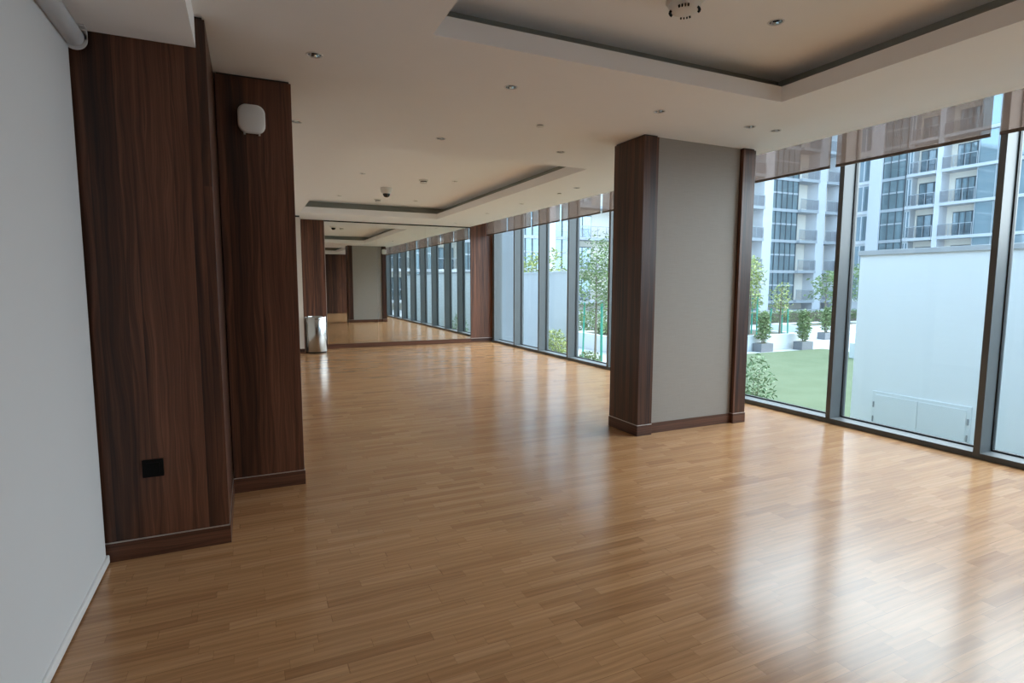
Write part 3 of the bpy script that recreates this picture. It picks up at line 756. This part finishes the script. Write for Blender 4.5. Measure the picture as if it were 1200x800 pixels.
def bush(label, x, y, z0, rx, ry, hgt, mat, n, leaf, seed, group='low shrubs outside the glass', name='garden_shrub'):
    r = thing(name, label, 'shrub', (x, y, z0), group)
    rr = random.Random(seed); st = MB()
    for k in range(8):
        a = rr.uniform(0, 6.28); q = rr.uniform(0.2, 0.7)
        st.tube([(x + cos(a) * 0.05, y + sin(a) * 0.05, z0), (x + cos(a) * rx * q, y + sin(a) * ry * q, z0 + hgt * rr.uniform(0.6, 0.85))], [0.010, 0.004], 5)
    st.build('stem', 'bark', r)
    MB().leaves((x, y, z0 + hgt * 0.52), (rx, ry, hgt * 0.48), n, leaf, seed, 0.15).build('foliage', mat, r)
bush('loose leafy shrub outside the glass, right beside the fabric pillar', 7.02, 6.25, GZ, 0.34, 0.38, 1.72, 'leaf_dark', 1000, 0.085, 11)
bush('light green shrub in front of the far white wall', 8.30, 14.70, GZ, 0.40, 0.45, 1.42, 'leaf_yellow', 1300, 0.10, 12)
bush('small shrub at the foot of the staked tree', 9.25, 14.35, GZ, 0.42, 0.38, 0.72, 'leaf', 1000, 0.09, 13)
bush('shrub below the staked tree beside the pillar', 10.05, 13.9, GZ, 0.35, 0.38, 0.8, 'leaf', 900, 0.09, 14)
bush('dense low hedge behind the staked tree', 15.2, 23.6, GZ, 1.6, 0.8, 1.5, 'leaf', 3000, 0.13, 15)
def hedge(label, x0, x1, y0, y1, z0, z1, mat, seed):
    r = thing('clipped_hedge', label, 'hedge', ((x0 + x1) / 2, y0, z0), 'hedges across the garden')
    MB().box(x0 + 0.1, x1 - 0.1, y0 + 0.15, y1 - 0.15, z0, z1 - 0.15).build('branches', 'soil', r)
    mb = MB(); rr = random.Random(seed)
    n = int((x1 - x0) * 8)
    for k in range(n):
        mb.leaves((x0 + (x1 - x0) * (k + 0.5) / n, (y0 + y1) / 2, (z0 + z1) / 2), (0.25, (y1 - y0) / 2, (z1 - z0) * rr.uniform(0.45, 0.6)), 60, 0.17, seed * 100 + k, 0.3)
    mb.build('foliage', mat, r)
hedge('long green hedge across the garden in front of the apartments', 25.0, 44.0, 27.6, 28.4, GZ, -0.45, 'leaf', 21)
hedge('low green planting along the top of the long white planter', 13.4, 21.3, 19.6, 20.4, -0.71, -0.25, 'leaf', 22)
hedge('short hedge on the planter beside the tall white wall', 20.5, 25.8, 12.6, 13.2, -0.77, -0.40, 'leaf', 23)

# ------------------------------------------------------------------ apartments
FZ0, FP = -0.30, 3.22
def wing(root, P, T, N, segs, nf, deep=1.0):
    """P start point, T along the facade, N towards the viewer; segs = (kind, from, to). Boxes are axis-aligned."""
    P, T, N = Vector(P), Vector(T), Vector(N)
    def bx(mb, a0, a1, d0, d1, z0, z1):
        p, q = P + T * a0 + N * d0, P + T * a1 + N * d1
        mb.box(min(p.x, q.x), max(p.x, q.x), min(p.y, q.y), max(p.y, q.y), z0, z1); return mb
    top = FZ0 + FP * nf
    A0, A1 = min(s[1] for s in segs), max(s[2] for s in segs)
    bx(MB(), A0, A1, -8, -deep, GZ, top).build('wall_body', 'cream', root)
    bx(MB(), A0 - 0.2, A1 + 0.2, -8.2, 0.3, top, top + 0.5).build('roof_slab', 'slab_pale', root)
    for kind, a0, a1 in segs:
        if kind == 'pier':
            bx(MB(), a0, a1, -deep, 0.35, GZ, top).build('pier', 'pier', root)
        elif kind == 'tower':
            g = bx(MB(), a0, a1, -deep, 0.05, GZ + 0.5, top).build('glass_bay', 'tower', root)
            mu = MB(); n = max(2, int((a1 - a0) / 0.75))
            for k in range(n + 1):
                c = a0 + (a1 - a0) * k / n; bx(mu, c - 0.045, c + 0.045, 0.05, 0.13, GZ + 0.5, top)
            mu.build('bay_frame', 'ext_frame', g)
            sp = MB()
            for f in range(nf):
                z = FZ0 + FP * f
                bx(sp, a0, a1, 0.05, 0.16, z - 0.30, z); bx(sp, a0, a1, 0.05, 0.11, z + 1.55, z + 1.72)
            sp.build('spandrel', 'slab', g)
        elif kind == 'side':
            g = bx(MB(), a0, a1, -deep, -0.1, GZ, top).build('wall_body', 'slab_pale', root)
            for f in range(nf):
                z = FZ0 + FP * f
                w = bx(MB(), a0 + 0.12, a1 - 0.12, -0.1, -0.05, z + 0.15, z + 2.75).build('window', 'pane', root)
                m = MB(); c = (a0 + a1) / 2; bx(m, c - 0.04, c + 0.04, -0.05, 0.0, z + 0.15, z + 2.75)
                bx(m, a0, a1, -0.05, 0.02, z - 0.22, z + 0.06); m.build('window_frame', 'pier', w)
        elif kind in ('balcony', 'balcony_dark', 'balcony_plain', 'glazed'):
            for f in range(nf + 1):
                z = FZ0 + FP * f
                bx(MB(), a0, a1, -deep, 0.55, z - 0.28, z).build('balcony_slab', 'slab' if kind == 'balcony_plain' else 'slab_pale', root)
            for f in range(-1, nf):
                z = FZ0 + FP * f if f >= 0 else GZ
                hh = FP - 0.28 if f >= 0 else FZ0 - GZ - 0.28
                if hh < 2: continue
                Wd = a1 - a0
                if kind == 'glazed':
                    g = bx(MB(), a0, a1, -0.2, 0.25, z, z + hh).build('window', 'pane', root)
                    m = MB()
                    for k in range(4):
                        c = a0 + Wd * k / 3; bx(m, c - 0.03, c + 0.03, 0.25, 0.30, z, z + hh)
                    m.build('window_frame', 'slab', g); continue
                w0, w1, npn = {'balcony': (a0 + 0.15, a0 + Wd * 0.80, 4), 'balcony_dark': (a0 + Wd * 0.04, a0 + Wd * 0.90, 3), 'balcony_plain': (a0 + 0.05, a0 + Wd * 0.42, 2)}[kind]
                fr = bx(MB(), w0, w1, -deep, -deep + 0.10, z + 0.02, z + 2.35).build('window', 'ext_frame', root)
                for k in range(npn):
                    c0 = w0 + (w1 - w0) * k / npn + 0.06; c1 = w0 + (w1 - w0) * (k + 1) / npn - 0.06
                    bx(MB(), c0, c1, -deep + 0.10, -deep + 0.12, z + 0.10, z + 2.25).build('pane', 'pane', fr)
                rl = bx(MB(), a0 + 0.05, a1 - 0.05, 0.47, 0.49, z + 0.08, z + 1.08).build('railing', 'rail_glass', root)
                m = bx(MB(), a0, a1, 0.45, 0.51, z + 1.08, z + 1.14)
                for k in range(int(Wd / 1.2) + 2):
                    c = a0 + 0.03 + (Wd - 0.06) * k / (int(Wd / 1.2) + 1); bx(m, c - 0.02, c + 0.02, 0.46, 0.50, z, z + 1.08)
                m.build('handrail', 'slab', rl)

ap = thing('apartment_building', 'pale apartment block filling the view right of the window mullion above the white wall', 'building', (66, 35, GZ), 'apartment blocks around the garden')
wing(ap, (62, 0, 0), (0, 1, 0), (-1, 0, 0), [('glazed', 26.0, 30.4), ('balcony', 30.4, 33.35), ('pier', 33.35, 33.85), ('balcony_dark', 33.85, 36.3), ('side', 36.3, 36.9),
     ('tower', 36.9, 39.2), ('pier', 39.2, 40.5), ('side', 40.5, 42.2), ('pier', 22.5, 23.2), ('glazed', 23.2, 26.0), ('balcony_dark', 19.5, 22.5), ('balcony', 16.0, 19.5), ('pier', 15.0, 16.0)], 9)
ap = thing('apartment_building', 'apartment block with a glass stair tower right of the fabric pillar', 'building', (54, 47, GZ), 'apartment blocks around the garden')
wing(ap, (0, 43, 0), (1, 0, 0), (0, -1, 0), [('balcony_plain', 44.2, 48.4), ('pier', 48.4, 49.7), ('tower', 49.7, 53.7), ('balcony_plain', 53.7, 56.5), ('pier', 56.5, 57.8),
     ('balcony_plain', 57.8, 59.8), ('pier', 59.8, 61.6), ('tower', 40.0, 43.2), ('pier', 43.2, 44.2)], 9)
ap = thing('apartment_building', 'bluish glazed apartment block beyond the far windows', 'building', (28, 54, GZ), 'apartment blocks around the garden')
wing(ap, (0, 50, 0), (1, 0, 0), (0, -1, 0), [('pier', 6.0, 8.0), ('tower', 8.0, 15.5), ('pier', 15.5, 17.0), ('tower', 17.0, 27.0), ('pier', 27.0, 27.9), ('tower', 27.9, 30.6), ('balcony_plain', 30.6, 36.0), ('pier', 36.0, 37.5)], 7)
ap = thing('apartment_building', 'pale apartment block reflected in the far mirror', 'building', (18, -38, GZ), 'apartment blocks around the garden')
wing(ap, (0, -32, 0), (1, 0, 0), (0, 1, 0), [('tower', 9.0, 13.0), ('balcony', 13.0, 15.5), ('tower', 15.5, 18.0), ('balcony', 18.0, 21.0), ('tower', 21.0, 27.0)], 6)

for o in bpy.data.objects:
    if '_o' in o: del o['_o']
